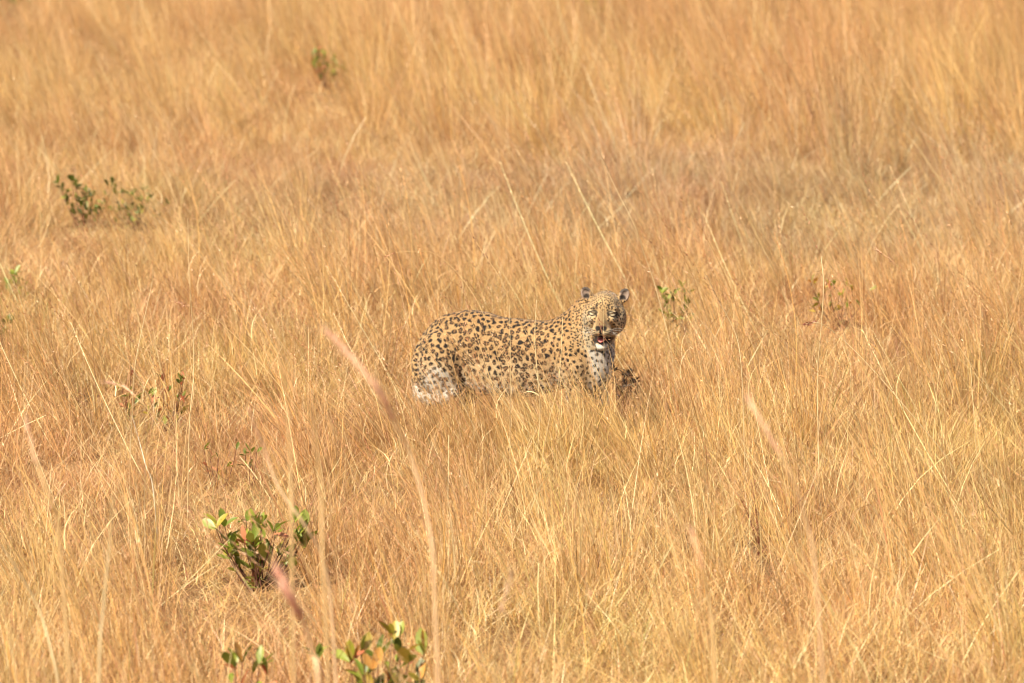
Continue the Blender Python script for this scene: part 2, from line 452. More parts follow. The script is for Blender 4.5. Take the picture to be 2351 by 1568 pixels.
side = np.cross(PN, comb); side /= np.linalg.norm(side, axis=1)[:, None] + 1e-9
wd = .0011
tip = P + (PN * .30 + comb * .9) * ln[:, None]; mid = P + (PN * .28 + comb * .35) * ln[:, None] * .9
HV = np.stack([P - side * wd - PN * .001, P + side * wd - PN * .001, mid + side * wd * .7, mid - side * wd * .7, tip], 1).reshape(-1, 3)
b0 = np.arange(nh)[:, None] * 5
HCc = np.repeat(PC * rng.uniform(.85, 1.15, (nh, 1)), 5, 0)
fm, fmt, fmb = mat('leopard_hair', .7, .3)
a2 = fmt.nodes.new('ShaderNodeAttribute'); a2.attribute_name = 'tint'; fmt.links.new(a2.outputs['Color'], fmb.inputs['Base Color'])
hair = link('fur', np_mesh('leopard_fur', HV, [b0 + np.array([0, 1, 2, 3]), b0 + np.array([3, 2, 4])], [fm], HCc), leo)
hair['kind'] = 'stuff'

# ---- eyes, tongue, teeth, whiskers
def uv_ell(c, r, M=np.eye(3), nu=16, nv_=10):
    vs = [(0, 0, 1)] + [(math.sin(math.pi * j / nv_) * math.cos(2 * math.pi * i / nu), math.sin(math.pi * j / nv_) * math.sin(2 * math.pi * i / nu), math.cos(math.pi * j / nv_))
          for j in range(1, nv_) for i in range(nu)] + [(0, 0, -1)]
    vs = np.array(vs) * r; vs = vs @ np.array(M).T + np.array(c)
    q = [(1 + (j - 1) * nu + i, 1 + j * nu + i, 1 + j * nu + (i + 1) % nu, 1 + (j - 1) * nu + (i + 1) % nu) for j in range(1, nv_ - 1) for i in range(nu)]
    t = [(0, 1 + i, 1 + (i + 1) % nu) for i in range(nu)] + [(len(vs) - 1, 1 + (nv_ - 2) * nu + (i + 1) % nu, 1 + (nv_ - 2) * nu + i) for i in range(nu)]
    return vs, [np.array(q), np.array(t)]
em, ent, eb = mat('leopard_eye', .15, .5); eb.inputs['Base Color'].default_value = (.50, .44, .24, 1)
pm, pnt, pb = mat('leopard_pupil', .1, .5); pb.inputs['Base Color'].default_value = (.01, .01, .01, 1)
for s in (-1, 1):
    v_, f_ = uv_ell(hp((s * .0515, -.0695, .0035)), (.0132, .0132, .0062), HM)
    e = link('eye', np_mesh('eye', v_, f_, [em]), leo)
    v_, f_ = uv_ell(hp((s * .0505, -.0812, .0042)), (.0022, .0018, .0030), HM, 10, 6)
    link('pupil', np_mesh('pupil', v_, f_, [pm]), e)
tm, tnt, tb = mat('leopard_tongue', .35, .5)
tb.inputs['Subsurface Weight'].default_value = .15
tct = tnt.nodes.new('ShaderNodeTexCoord')
tnt.links.new(ramp(tnt, noise_tex(tnt, tct.outputs['Object'], 60), [(.3, (.62, .16, .14)), (.7, (.74, .26, .22))]), tb.inputs['Base Color'])
v_, f_ = uv_ell((0, 0, 0), (.0215, .048, .0100))
v_[:, 2] += -.004 * (np.abs(v_[:, 0]) < .004) + np.where(v_[:, 1] < 0, v_[:, 1] * v_[:, 1] * -2.2, 0)
v_ = v_ + [-.003, -.066, -.136]; v_ = v_ @ HM.T * HS + HC
link('tongue', np_mesh('tongue', v_, f_, [tm]), leo)
wm, wnt, wb = mat('leopard_tooth', .3, .5); wb.inputs['Base Color'].default_value = (.75, .68, .50, 1)
def spike(a, b, ra, seg=6, curve=(0, 0, 0), n=4):
    a = np.array(a, float); b = np.array(b, float); d = (b - a) / np.linalg.norm(b - a)
    u = np.cross(d, [0.3, .9, .2]); u /= np.linalg.norm(u); w_ = np.cross(d, u); vs = []; fs = []
    for i in range(n + 1):
        t = i / n; c_ = a + (b - a) * t + np.array(curve) * t * (1 - t) * 4; r_ = ra * (1 - t * .92)
        for j in range(seg): an = 2 * math.pi * j / seg; vs.append(c_ + (u * math.cos(an) + w_ * math.sin(an)) * r_)
    for i in range(n):
        for j in range(seg): fs.append((i * seg + j, i * seg + (j + 1) % seg, (i + 1) * seg + (j + 1) % seg, (i + 1) * seg + j))
    return np.array(vs), np.array(fs)
for s in (-1, 1):
    v_, f_ = spike(hp((s * .020, -.103, -.104)), hp((s * .019, -.104, -.124)), .0038); link('tooth', np_mesh('canine', v_, f_, [wm]), leo)
    v_, f_ = spike(hp((s * .016, -.088, -.166)), hp((s * .017, -.090, -.150)), .0034); link('tooth', np_mesh('canine', v_, f_, [wm]), leo)
hwm, hnt, hb = mat('whisker_white', .4, .4); hb.inputs['Base Color'].default_value = (.85, .82, .75, 1)
for s in (-1, 1):
    for q in range(7):
        a = (s * (.032 + .002 * (q % 3)), -.112 + .006 * (q % 3), -.082 - .0055 * (q % 5))
        b = (s * (.135 + .02 * rng.random()), -.10 + .05 * rng.random(), -.075 - .017 * q * rng.uniform(.8, 1.2))
        v_, f_ = spike(hp(a), hp(b), .0006, 4, (0, 0, .010), 6)
        link('whisker', np_mesh('whisker', v_, f_, [hwm]), leo)

# ============================================================ GROUND
gm, gnt, gb = mat('soil_and_litter', .95, .1)
gtc = gnt.nodes.new('ShaderNodeTexCoord')
c1 = ramp(gnt, noise_tex(gnt, gtc.outputs['Object'], 3.0, 5, .65), [(.3, (.15, .085, .045)), (.5, (.27, .165, .085)), (.7, (.42, .28, .14))])
c2 = ramp(gnt, noise_tex(gnt, gtc.outputs['Object'], 55, 3, .7), [(.35, (.45, .38, .32)), (.62, (1.25, 1.2, 1.1))])
gnt.links.new(mixc(gnt, 'MULTIPLY', 1.0, c1, c2), gb.inputs['Base Color'])
gbp = gnt.nodes.new('ShaderNodeBump'); gbp.inputs['Distance'].default_value = .02; gbp.inputs['Strength'].default_value = .8
gnt.links.new(noise_tex(gnt, gtc.outputs['Object'], 30, 4), gbp.inputs['Height']); gnt.links.new(gbp.outputs[0], gb.inputs['Normal'])
def height(x, y):
    x = np.asarray(x, float); y = np.asarray(y, float)
    h = .05 * np.sin(x * .55 + 1.3 * np.sin(y * .21)) * np.cos(y * .33 + .6) + .03 * np.sin(x * 1.3 + y * .9)
    h = h * sst(np.hypot(x, y), 1.2, 3.5)
    return h + .0006 * np.maximum(y - 14, 0) ** 1.5
gx = np.concatenate([np.linspace(-600, -34, 12), np.linspace(-32, 32, 150), np.linspace(34, 600, 12)])
gy = np.concatenate([np.linspace(-90, -27, 10), np.linspace(-26, 92, 260), np.linspace(96, 1100, 16)])
GXX, GYY = np.meshgrid(gx, gy, indexing='ij')
GV = np.stack([GXX, GYY, height(GXX, np.minimum(GYY, 260))], -1).reshape(-1, 3)
ni, nj = len(gx), len(gy)
ii, jj = np.meshgrid(np.arange(ni - 1), np.arange(nj - 1), indexing='ij')
a_ = (ii * nj + jj).ravel()
ground = link('ground', np_mesh('ground', GV, np.stack([a_, a_ + nj, a_ + nj + 1, a_ + 1], 1), [gm]))
tag(ground, 'dry brown soil and straw litter under the grass', kind='structure')

# ============================================================ DRY GRASS
def grass_mat(name, patchy=True):
    m = bpy.data.materials.new(name); m.use_nodes = True; nt = m.node_tree; n = nt.nodes; n.clear()
    out = n.new('ShaderNodeOutputMaterial'); at = n.new('ShaderNodeAttribute'); at.attribute_name = 'tint'
    col = at.outputs['Color']
    if patchy:
        geo = n.new('ShaderNodeNewGeometry')
        mp = n.new('ShaderNodeMapping'); mp.inputs['Scale'].default_value = (1, .55, 1); nt.links.new(geo.outputs['Position'], mp.inputs[0])
        f1 = noise_tex(nt, mp.outputs[0], .55, 3, .6)
        col = mixc(nt, 'MULTIPLY', 1.0, col, ramp(nt, f1, [(.32, (1.0, .87, .90)), (.50, (1.0, .99, .98)), (.70, (1.0, 1.05, .92))]))
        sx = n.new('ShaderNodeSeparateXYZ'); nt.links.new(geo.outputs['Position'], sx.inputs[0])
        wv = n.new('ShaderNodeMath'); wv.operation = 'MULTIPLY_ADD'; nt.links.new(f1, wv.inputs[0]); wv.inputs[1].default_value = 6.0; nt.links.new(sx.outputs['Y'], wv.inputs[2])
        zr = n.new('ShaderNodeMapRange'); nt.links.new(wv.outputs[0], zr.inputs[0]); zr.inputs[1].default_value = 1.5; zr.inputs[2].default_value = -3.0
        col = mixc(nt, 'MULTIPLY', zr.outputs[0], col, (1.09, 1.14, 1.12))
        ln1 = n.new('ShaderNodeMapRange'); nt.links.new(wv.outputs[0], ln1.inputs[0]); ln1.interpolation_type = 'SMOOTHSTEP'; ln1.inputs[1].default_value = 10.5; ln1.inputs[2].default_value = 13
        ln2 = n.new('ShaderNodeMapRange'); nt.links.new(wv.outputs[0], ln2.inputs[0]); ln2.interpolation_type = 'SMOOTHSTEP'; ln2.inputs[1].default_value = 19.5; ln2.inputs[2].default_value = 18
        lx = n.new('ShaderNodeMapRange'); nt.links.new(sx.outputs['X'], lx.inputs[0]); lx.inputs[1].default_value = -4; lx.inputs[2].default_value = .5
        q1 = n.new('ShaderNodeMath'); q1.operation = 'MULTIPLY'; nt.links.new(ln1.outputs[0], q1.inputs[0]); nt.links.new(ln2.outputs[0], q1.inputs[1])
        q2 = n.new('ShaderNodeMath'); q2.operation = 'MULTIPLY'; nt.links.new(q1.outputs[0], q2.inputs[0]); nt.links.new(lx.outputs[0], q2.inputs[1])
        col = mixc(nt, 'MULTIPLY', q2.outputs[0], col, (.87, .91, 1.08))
        f2 = noise_tex(nt, mp.outputs[0], 1.7, 2, .5)
        col = mixc(nt, 'MULTIPLY', 1.0, col, ramp(nt, f2, [(.30, (.78, .70, .66)), (.46, (1.0, 1.0, 1.0)), (.7, (1.10, 1.12, 1.12))]))
    oi = n.new('ShaderNodeObjectInfo'); mr = n.new('ShaderNodeMapRange'); nt.links.new(oi.outputs['Random'], mr.inputs[0])
    mr.inputs[3].default_value = .88; mr.inputs[4].default_value = 1.12
    col = mixc(nt, 'MULTIPLY', 1.0, col, mr.outputs[0])
    d = n.new('ShaderNodeBsdfDiffuse'); t = n.new('ShaderNodeBsdfTranslucent'); g_ = n.new('ShaderNodeBsdfGlossy')
    g_.inputs['Roughness'].default_value = .42; g_.inputs['Color'].default_value = (1, .93, .8, 1)
    m1 = n.new('ShaderNodeMixShader'); m1.inputs[0].default_value = .21
    m2 = n.new('ShaderNodeMixShader'); m2.inputs[0].default_value = .045
    nt.links.new(col, d.inputs[0]); nt.links.new(col, t.inputs[0])
    nt.links.new(d.outputs[0], m1.inputs[1]); nt.links.new(t.outputs[0], m1.inputs[2])
    nt.links.new(m1.outputs[0], m2.inputs[1]); nt.links.new(g_.outputs[0], m2.inputs[2])
    nt.links.new(m2.outputs[0], out.inputs[0]); return m
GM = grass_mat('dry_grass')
GMS = grass_mat('dry_stem', False)

STRAW = np.array([.68, .428, .172]); PINK = np.array([.63, .37, .195]); CREAM = np.array([.86, .68, .38]); UMBER = np.array([.30, .155, .065])
ORNG = np.array([.66, .36, .11]); RED = np.array([.42, .15, .09]); OLIVE = np.array([.40, .36, .09])
PALC = np.stack([STRAW, PINK, CREAM, UMBER, ORNG, RED, OLIVE])

def ribbons(n, base, L, w, lean, bend, nseg, pal, rg, tipfade=.15, zmin=0.0):
    """n curved tapering blades; base (n,2), L (n), lean (n,2) = horizontal run per height, bend (n,2) extra at the tip"""
    t = np.linspace(0, 1, nseg + 1)[None, :, None]
    up = L[:, None, None]
    hor = lean[:, None, :] * t + bend[:, None, :] * t ** 2
    nrm = np.sqrt(1 + (lean ** 2).sum(1) + (bend ** 2).sum(1))[:, None, None]
    P = np.concatenate([base[:, None, :] + hor * up / nrm, np.maximum(t * up / nrm * (1 - .25 * t * np.minimum(1, np.linalg.norm(bend, axis=1))[:, None, None]), zmin) + 0 * up], 2)
    a = rg.uniform(0, math.pi, n); a2 = a + rg.normal(0, .5, n)
    s0 = np.stack([np.cos(a), np.sin(a), 0 * a], 1)[:, None, :]; s1 = np.stack([np.cos(a2), np.sin(a2), 0 * a2], 1)[:, None, :]
    side = s0 * (1 - t) + s1 * t
    ww = w[:, None, None] * (1 - t ** 2 * (1 - tipfade)) * .5
    A = P - side * ww; B = P + side * ww
    V = np.stack([A, B], 2).reshape(n, -1, 3)
    k = np.arange(nseg)[None, :] * 2; o = np.arange(n)[:, None] * (nseg + 1) * 2
    F = np.stack([o + k, o + k + 1, o + k + 3, o + k + 2], -1).reshape(-1, 4)
    c0 = PALC[rg.choice(len(PALC), n, p=pal)]; c1 = PALC[rg.choice(len(PALC), n, p=pal)]
    c = c0 * .75 + c1 * .25; c *= rg.uniform(.62, 1.28, (n, 1))
    tc_ = t[:, :, None, :]
    Cc = c[:, None, None, :] * (0 * tc_ + 1) * np.ones((n, nseg + 1, 2, 1))
    return V.reshape(-1, 3), F, np.clip(Cc.reshape(-1, 3), 0, .9), P, c

def merge(parts):
    V = []; F = []; Cc = []; o = 0
    for v, f, c in parts:
        V.append(v); Cc.append(c); F.append(np.asarray(f) + o); o += len(v)
    return np.concatenate(V), F, np.concatenate(Cc)
def spikelets(P, c, rg, frac=.24, m=9, size=.016, red=.5, awn=True):
    """small husks with awns along the last part of each stem; P (n,k,3)"""
    n = len(P); out = []
    k = P.shape[1] - 1
    for q in range(m):
        t = 1 - frac * (q + rg.random(n)) / m; ti = np.clip((t * k).astype(int), 0, k - 1); fr = (t * k - ti)[:, None]
        p = P[np.arange(n), ti] * (1 - fr) + P[np.arange(n), ti + 1] * fr
        d = P[np.arange(n), ti + 1] - P[np.arange(n), ti]; d /= np.linalg.norm(d, axis=1)[:, None]
        d = d + rg.normal(0, .33, (n, 3)); d /= np.linalg.norm(d, axis=1)[:, None]
        s = np.cross(d, rg.normal(0, 1, (n, 3))); s /= np.linalg.norm(s, axis=1)[:, None]
        L = size * rg.uniform(.7, 1.4, (n, 1)); wd = size * .13
        v = np.stack([p, p + d * L * .4 + s * wd, p + d * L, p + d * L * .4 - s * wd], 1).reshape(-1, 3)
        f = np.arange(n)[:, None] * 4 + np.arange(4)
        cc = np.repeat(c * (1 - red) + np.array([.60, .27, .17]) * red, 4, 0)
        out.append((v, f, cc))
        if awn and q % 2 == 0:
            d2 = d + rg.normal(0, .4, (n, 3)); e = p + d * L + d2 * size * 1.6
            v = np.stack([p + d * L * .5 + s * .0004, p + d * L * .5 - s * .0004, e - s * .0003, e + s * .0003], 1).reshape(-1, 3)
            out.append((v, f, np.repeat(c * .9, 4, 0)))
    return out

LIB = bpy.data.collections.new('grass_library')     # source meshes for the scattered stuff, not linked to the scene
def lib(name, parts, m=None):
    V, F, Cc = merge(parts)
    o = bpy.data.objects.new(name, np_mesh(name, V, F, [m or GM], Cc))
    c = bpy.data.collections.new(name + '_set') if name not in LIBS else LIBS[name]
    LIBS[name] = c; c.objects.link(o); return o
LIBS = {}
WIND = np.array([-.26, -.03])
def disc(n, r, rg):
    a = rg.uniform(0, 2 * math.pi, n); q = np.sqrt(rg.random(n)) * r; return np.stack([q * np.cos(a), q * np.sin(a)], 1)
for v in range(9):      # low tangle of fine stems
    rg = np.random.default_rng(100 + v); n = 400
    pal = np.array([.38, .19, .14, .12, .08, .05, .04]) if v % 3 else np.array([.28, .30, .10, .15, .05, .09, .03])
    L = rg.gamma(7, .031, n).clip(.06, .44)
    p1 = ribbons(n, disc(n, .36, rg), L, rg.uniform(.0015, .0040, n), rg.normal(0, .45, (n, 2)) + WIND * .3, rg.normal(0, .50, (n, 2)), 3, pal / pal.sum(), rg)
    n2 = 150            # curled litter and broken bits near the ground
    p2_ = ribbons(n2, disc(n2, .36, rg), rg.uniform(.10, .28, n2), rg.uniform(.002, .006, n2), rg.normal(0, 1.6, (n2, 2)), rg.normal(0, 1.2, (n2, 2)), 3,
                  np.array([.3, .12, .22, .26, .04, .04, .02]), rg)
    lib('fuzz', [p1[:3], p2_[:3]])
for v in range(10):     # tussocks, the upper part looser
    rg = np.random.default_rng(200 + v); n = 70
    pal = np.array([.44, .18, .13, .07, .13, .03, .02])
    L = rg.gamma(14, .040, n).clip(.22, .95) * (1.0 + .12 * (v % 3))
    b = disc(n, .075, rg)
    p1 = ribbons(n, b, L, rg.gamma(6, .00058, n).clip(.0016, .0062), b * 2.2 + rg.normal(0, .13, (n, 2)) + WIND * .5, rg.normal(0, .10, (n, 2)) + WIND * .35, 6, pal, rg)
    parts = [p1[:3]]
    sel = rg.random(n) < .35
    parts += spikelets(p1[3][sel], p1[4][sel], rg, .20, 6, .015, .45)
    lib('tussock', parts)
for v in range(14):     # tall single or paired flowering stems
    rg = np.random.default_rng(300 + v); n = 4 if v < 10 else 3
    pal = np.array([.44, .12, .26, .0, .16, .02, .0])
    L = rg.uniform(.75, 1.25, n) * (1 if v < 10 else 1.12)
    ln_ = rg.normal(0, .17, (n, 2)) + WIND * (.45 + .8 * (v % 2))
    p1 = ribbons(n, disc(n, .16, rg), L, rg.uniform(.0026, .0050, n), ln_, rg.normal(0, .08, (n, 2)) + WIND * (.7 + .9 * (v % 3 == 0)), 9, pal / pal.sum(), rg, .25)
    parts = [p1[:3]]
    if v < 11: parts += spikelets(p1[3], p1[4], rg, .22, 11, .020, .55)
    for q in range(2):  # a leaf blade or two low on each stem
        sub = p1[3][:, 2 + q, :]
        lv = ribbons(n, sub[:, :2], rg.uniform(.15, .35, n), rg.uniform(.003, .006, n), rg.normal(0, .4, (n, 2)), rg.normal(0, .9, (n, 2)), 4, pal / pal.sum(), rg, .1)
        vv = lv[0].copy(); vv[:, 2] += np.repeat(sub[:, 2], 10); parts.append((vv, lv[1], lv[2]))
    lib('tall', parts)
for v in range(5):      # wide old straws lying or leaning across the rest
    rg = np.random.default_rng(400 + v); n = 3
    p1 = ribbons(n, disc(n, .2, rg), rg.uniform(.35, .8, n), rg.uniform(.003, .006, n), rg.normal(0, 1.5, (n, 2)), rg.normal(0, .25, (n, 2)), 4, np.array([.3, 0, .7, 0, 0, 0, 0]), rg, .6)
    lib('straw', [p1[:3]])

# where the shrubs stand, so that the grass leaves them room:  (x, y, radius)
CLEAR = []
def clear_at(px, py, r, z=.0):
    p = on_ground(px, py, z); CLEAR.append((p.x, p.y, r)); return p

def patch_noise(x, y, sc, seed):
    return (np.sin(x * sc + seed + 1.7 * np.sin(y * sc * .6 + seed * 2)) * np.cos(y * sc * .7 - seed + 1.1 * np.sin(x * sc * .9)) +
            .6 * np.sin(x * sc * 2.3 - y * sc * 1.1 + seed * 3)) / 1.6
def field(density, y0, y1, rg, far_den=None):
    """random points over the wedge of ground in view (and a generous margin round it)"""
    P = []
    for ya in np.arange(y0, y1, 1.0):
        hw = (ya + 26) * .11 * 1.12 + 1.0 + .07 * max(ya, 0)
        d = density if far_den is None else density + (far_den - density) * min(1, max(0, (ya - 8) / 30))
        n = rg.poisson(d * 2 * hw)
        P.append(np.stack([rg.uniform(-hw, hw, n), rg.uniform(ya, ya + 1, n)], 1))
    return np.concatenate(P)
def scatter(name, setname, P, scale, rot, label):
    z = height(P[:, 0], P[:, 1])
    me = bpy.data.meshes.new(name); me.vertices.add(len(P))
    me.vertices.foreach_set('co', np.stack([P[:, 0], P[:, 1], z], 1).astype(np.float32).ravel())
    def attr(n_, t, data, key='value'):
        a = me.attributes.new(n_, t, 'POINT'); a.data.foreach_set(key, np.ascontiguousarray(data).ravel())
    attr('rot', 'FLOAT_VECTOR', rot.astype(np.float32), 'vector'); attr('scl', 'FLOAT_VECTOR', scale.astype(np.float32), 'vector')
    attr('pick', 'INT', np.random.default_rng(len(P)).integers(0, 1000, len(P)).astype(np.int32))
    o = link(name, me); tag(o, label, kind='stuff')
    ng = bpy.data.node_groups.new(name, 'GeometryNodeTree')
    ng.interface.new_socket('Geometry', in_out='INPUT', socket_type='NodeSocketGeometry')
    ng.interface.new_socket('Geometry', in_out='OUTPUT', socket_type='NodeSocketGeometry')
    n = ng.nodes; gi = n.new('NodeGroupInput'); go = n.new('NodeGroupOutput')
    ci = n.new('GeometryNodeCollectionInfo'); ci.inputs['Collection'].default_value = LIBS[setname]; ci.inputs['Separate Children'].default_value = True
    ci.inputs['Reset Children'].default_value = True
    ip = n.new('GeometryNodeInstanceOnPoints'); ip.inputs['Pick Instance'].default_value = True
    for nm, dt, sock in (('rot', 'FLOAT_VECTOR', 'Rotation'), ('scl', 'FLOAT_VECTOR', 'Scale'), ('pick', 'INT', 'Instance Index')):
        na = n.new('GeometryNodeInputNamedAttribute'); na.data_type = dt; na.inputs['Name'].default_value = nm
        ng.links.new(next(s_ for s_ in na.outputs if s_.enabled and s_.name == 'Attribute'), ip.inputs[sock])
    ng.links.new(gi.outputs[0], ip.inputs['Points']); ng.links.new(ci.outputs[0], ip.inputs['Instance']); ng.links.new(ip.outputs[0], go.inputs[0])
    md = o.modifiers.new('scatter', 'NODES'); md.node_group = ng
    return o
def leopard_dist(P):       # distance in plan from the axis of the animal
    a = np.array([-.50, .22]); b = np.array([.50, -.22]); ab = b - a
    t = np.clip((P - a) @ ab / (ab @ ab), 0, 1); return np.linalg.norm(P - a - t[:, None] * ab, axis=1), t
def rots(n, rg, zr, tilt): return np.stack([rg.normal(0, tilt, n), rg.normal(0, tilt, n), rg.uniform(-zr, zr, n)], 1)

def build_grass():
    def cleared(P, extra=0.):
        k = np.ones(len(P), bool)
        for cx, cy, r in CLEAR:
            yc = cy - .85 - .012 * (cy + 26)      # the grass stands low towards the camera too, or it would hide the shrub
            k &= np.hypot((P[:, 0] - cx) / (r + extra), (P[:, 1] - yc) / (1.15 + .016 * (cy + 26) + extra)) > 1
        return k
    tallness = lambda P: .5 + .5 * patch_noise(P[:, 0], P[:, 1], .55, 2.0)      # 0..1
    # low layer
    rg = np.random.default_rng(1)
    P = field(6.5, -13, 60, rg, 4.5)
    d, t = leopard_dist(P); n = len(P); openk = ~cleared(P, .03)
    sc = rg.uniform(.8, 1.25, n)[:, None] * np.ones((1, 3))
    sc[:, 2] *= .78 + .60 * tallness(P) - .15 * sst(P[:, 1], 15, 18)
    sc[:, 2] *= np.where((d < .30), 1.15, 1)
    sc[:, 2] *= np.where(openk, .42, 1)
    sc[:, 2] *= 1 - .35 * sst(P[:, 1], 8, 10) * sst(P[:, 1], 16, 15) * sst(P[:, 0], -4, 0)
    zone = (np.abs(P[:, 0]) < .95) & (P[:, 1] < -.1) & (P[:, 1] > -2.2)
    sc[:, 2] *= np.where(zone, .84, 1)
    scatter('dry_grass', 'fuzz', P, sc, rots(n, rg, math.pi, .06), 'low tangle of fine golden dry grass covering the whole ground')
    # tussocks
    rg = np.random.default_rng(2)
    P = field(4.4, -13, 60, rg, 5.0)
    belt = sst(P[:, 1] + 1.2 * np.sin(P[:, 0] * .7) + .8 * np.sin(P[:, 0] * 1.9 + 1) - .9 * sst(P[:, 0], 0, -3), 14.8, 16.2)
    lane = sst(P[:, 1], 7, 9.5) * (1 - belt) * sst(P[:, 0], -5, -1)
    left = sst(P[:, 0] / (.11 * (P[:, 1] + 26)), -.15, -.55)
    belt = belt * (1 - .75 * left) * (.55 + .45 * sst(patch_noise(P[:, 0], P[:, 1] * 1.6, 1.1, 5.0), -.5, .3))
    dens = (.22 + .70 * tallness(P)) * (1 - .75 * lane) + .45 * belt
    d, t = leopard_dist(P)
    dens *= np.where((np.abs(P[:, 0]) < .85) & (P[:, 1] < .25) & (P[:, 1] > -2.4), .85, 1)
    dens *= np.where(d < .32, 0, 1)
    # an open, lower lane behind and to the right of the animal, as in the photograph
    dens *= np.where((P[:, 1] > 3) & (P[:, 1] < 7.5), .6, 1)
    k = (rg.random(len(P)) < dens) & cleared(P, .02); P = P[k]; belt = belt[k]; n = len(P)
    sc = rg.uniform(.7, 1.15, n)[:, None] * np.ones((1, 3))
    sc[:, 2] *= .72 + .33 * tallness(P) + .55 * belt; sc[:, :2] *= (1 + .35 * belt)[:, None]
    near = (np.abs(P[:, 0]) < .9) & (P[:, 1] < .2) & (P[:, 1] > -2.4); sc[:, 2] *= np.where(near, .72, 1)
    m = 48; Q_ = np.stack([rg.uniform(-.72, .68, m), rg.uniform(-1.05, 0, m)], 1); Q_[:, 1] += -.22 - .25 * sst(Q_[:, 0], -.3, .3)
    P = np.concatenate([P, Q_]); qs = rg.uniform(.40, .66, m)[:, None] * np.array([[1.7, 1.7, .92]]); sc = np.concatenate([sc, qs]); n = len(P)
    rt = rots(n, rg, 1.1, .11); far_ = sst(P[:, 1], 8, 16)[:, None] * rg.normal(0, .14, (n, 3)) * [1, 1, 0]
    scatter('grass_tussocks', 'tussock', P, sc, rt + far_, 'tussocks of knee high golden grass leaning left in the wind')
    # tall flowering stems
    rg = np.random.default_rng(3)
    P = field(4.2, -12.5, 60, rg, 2.8)
    d, t = leopard_dist(P); k = (d > .30) & (cleared(P, .05) | (rg.random(len(P)) < .45))
    k &= ~((np.abs(P[:, 0] - .50) < .30) & (P[:, 1] < 0) & (P[:, 1] > -5) & (rg.random(len(P)) < .8))
    k &= ~((np.abs(P[:, 0]) < .75) & (P[:, 1] < 0) & (P[:, 1] > -5) & (rg.random(len(P)) < .10))
    P = P[k]; m = 85; Q_ = np.stack([rg.uniform(-.85, .55, m), rg.uniform(-1.5, -.30, m)], 1); P = np.concatenate([P, Q_]); n = len(P)
    sc = rg.uniform(.6, 1.12, n)[:, None] * np.ones((1, 3)) * (.85 + .3 * tallness(P))[:, None]; sc[-m:] = (rg.beta(1.2, 2.2, m) * .55 + .34)[:, None]
    scatter('tall_grass_stems', 'tall', P, sc, rots(n, rg, .7, .06), 'thin tall seeding grass stems standing above the tussocks')
    rg = np.random.default_rng(4)
    P = field(1.6, -12.5, 40, rg, .8); P = P[cleared(P)]; n = len(P)
    sc = rg.uniform(.6, 1.1, n)[:, None] * np.ones((1, 3))
    scatter('fallen_straws', 'straw', P, sc, rots(n, rg, math.pi, .15), 'pale broken straws lying across the grass')

# ============================================================ SHRUBS  (thing > stem, leaf)
def leaf_mat(name, a, b):
    m = bpy.data.materials.new(name); m.use_nodes = True; nt = m.node_tree; n = nt.nodes; n.clear()
    out = n.new('ShaderNodeOutputMaterial'); tc = n.new('ShaderNodeTexCoord'); oi = n.new('ShaderNodeObjectInfo')
    f = noise_tex(nt, tc.outputs['Object'], 1.6, 3)
    ad = n.new('ShaderNodeMath'); ad.operation = 'MULTIPLY_ADD'; nt.links.new(oi.outputs['Random'], ad.inputs[0]); ad.inputs[1].default_value = .55
    nt.links.new(f, ad.inputs[2]); sb = n.new('ShaderNodeMath'); sb.operation = 'SUBTRACT'; nt.links.new(ad.outputs[0], sb.inputs[0]); sb.inputs[1].default_value = .28
    col = ramp(nt, sb.outputs[0], [(.25, a), (.75, b)])
    d = n.new('ShaderNodeBsdfDiffuse'); t = n.new('ShaderNodeBsdfTranslucent'); g_ = n.new('ShaderNodeBsdfGlossy'); g_.inputs['Roughness'].default_value = .45
    nt.links.new(col, d.inputs[0]); nt.links.new(col, t.inputs[0])
    m1 = n.new('ShaderNodeMixShader'); m1.inputs[0].default_value = .28; m2 = n.new('ShaderNodeMixShader'); m2.inputs[0].default_value = .05
    nt.links.new(d.outputs[0], m1.inputs[1]); nt.links.new(t.outputs[0], m1.inputs[2])
    nt.links.new(m1.outputs[0], m2.inputs[1]); nt.links.new(g_.outputs[0], m2.inputs[2]); nt.links.new(m2.outputs[0], out.inputs[0]); return m
LM = {'green': leaf_mat('green_leaf', (.18, .23, .026), (.34, .37, .055)), 'dark': leaf_mat('dark_green_leaf', (.08, .11, .015), (.19, .21, .03)),
      'yellow': leaf_mat('yellow_leaf', (.34, .33, .035), (.55, .38, .06)), 'red': leaf_mat('salmon_red_leaf', (.60, .17, .08), (.72, .30, .16)),
      'orange': leaf_mat('orange_leaf', (.62, .24, .045), (.70, .36, .09))}
def leaf_mesh(name, m, wide, cup, bendz):
    nu, V_, F_ = 7, [], []
    for i in range(nu):
        t = i / (nu - 1); wd = wide * (math.sin(math.pi * min(1, t ** 1.25 * .96 + .04)) ** .75) * .5 if t < 1 else .004
        zz = bendz * t * t; V_ += [(-wd, t, zz + cup * wd), (0, t, zz), (wd, t, zz + cup * wd)]
    for i in range(nu - 1):
        o = i * 3; F_ += [(o, o + 1, o + 4, o + 3), (o + 1, o + 2, o + 5, o + 4)]
    me = np_mesh(name, V_, [np.array(F_)], [m]); return me
LEAF = {k: [leaf_mesh('leaf_' + k, m, w_, c_, b_) for w_, c_, b_ in ((.42, .35, -.10), (.36, .5, -.22), (.48, .2, .08))] for k, m in LM.items()}
barkm, bnt, bb = mat('shrub_bark', .9, .1); bb.inputs['Base Color'].default_value = (.16, .075, .05, 1)
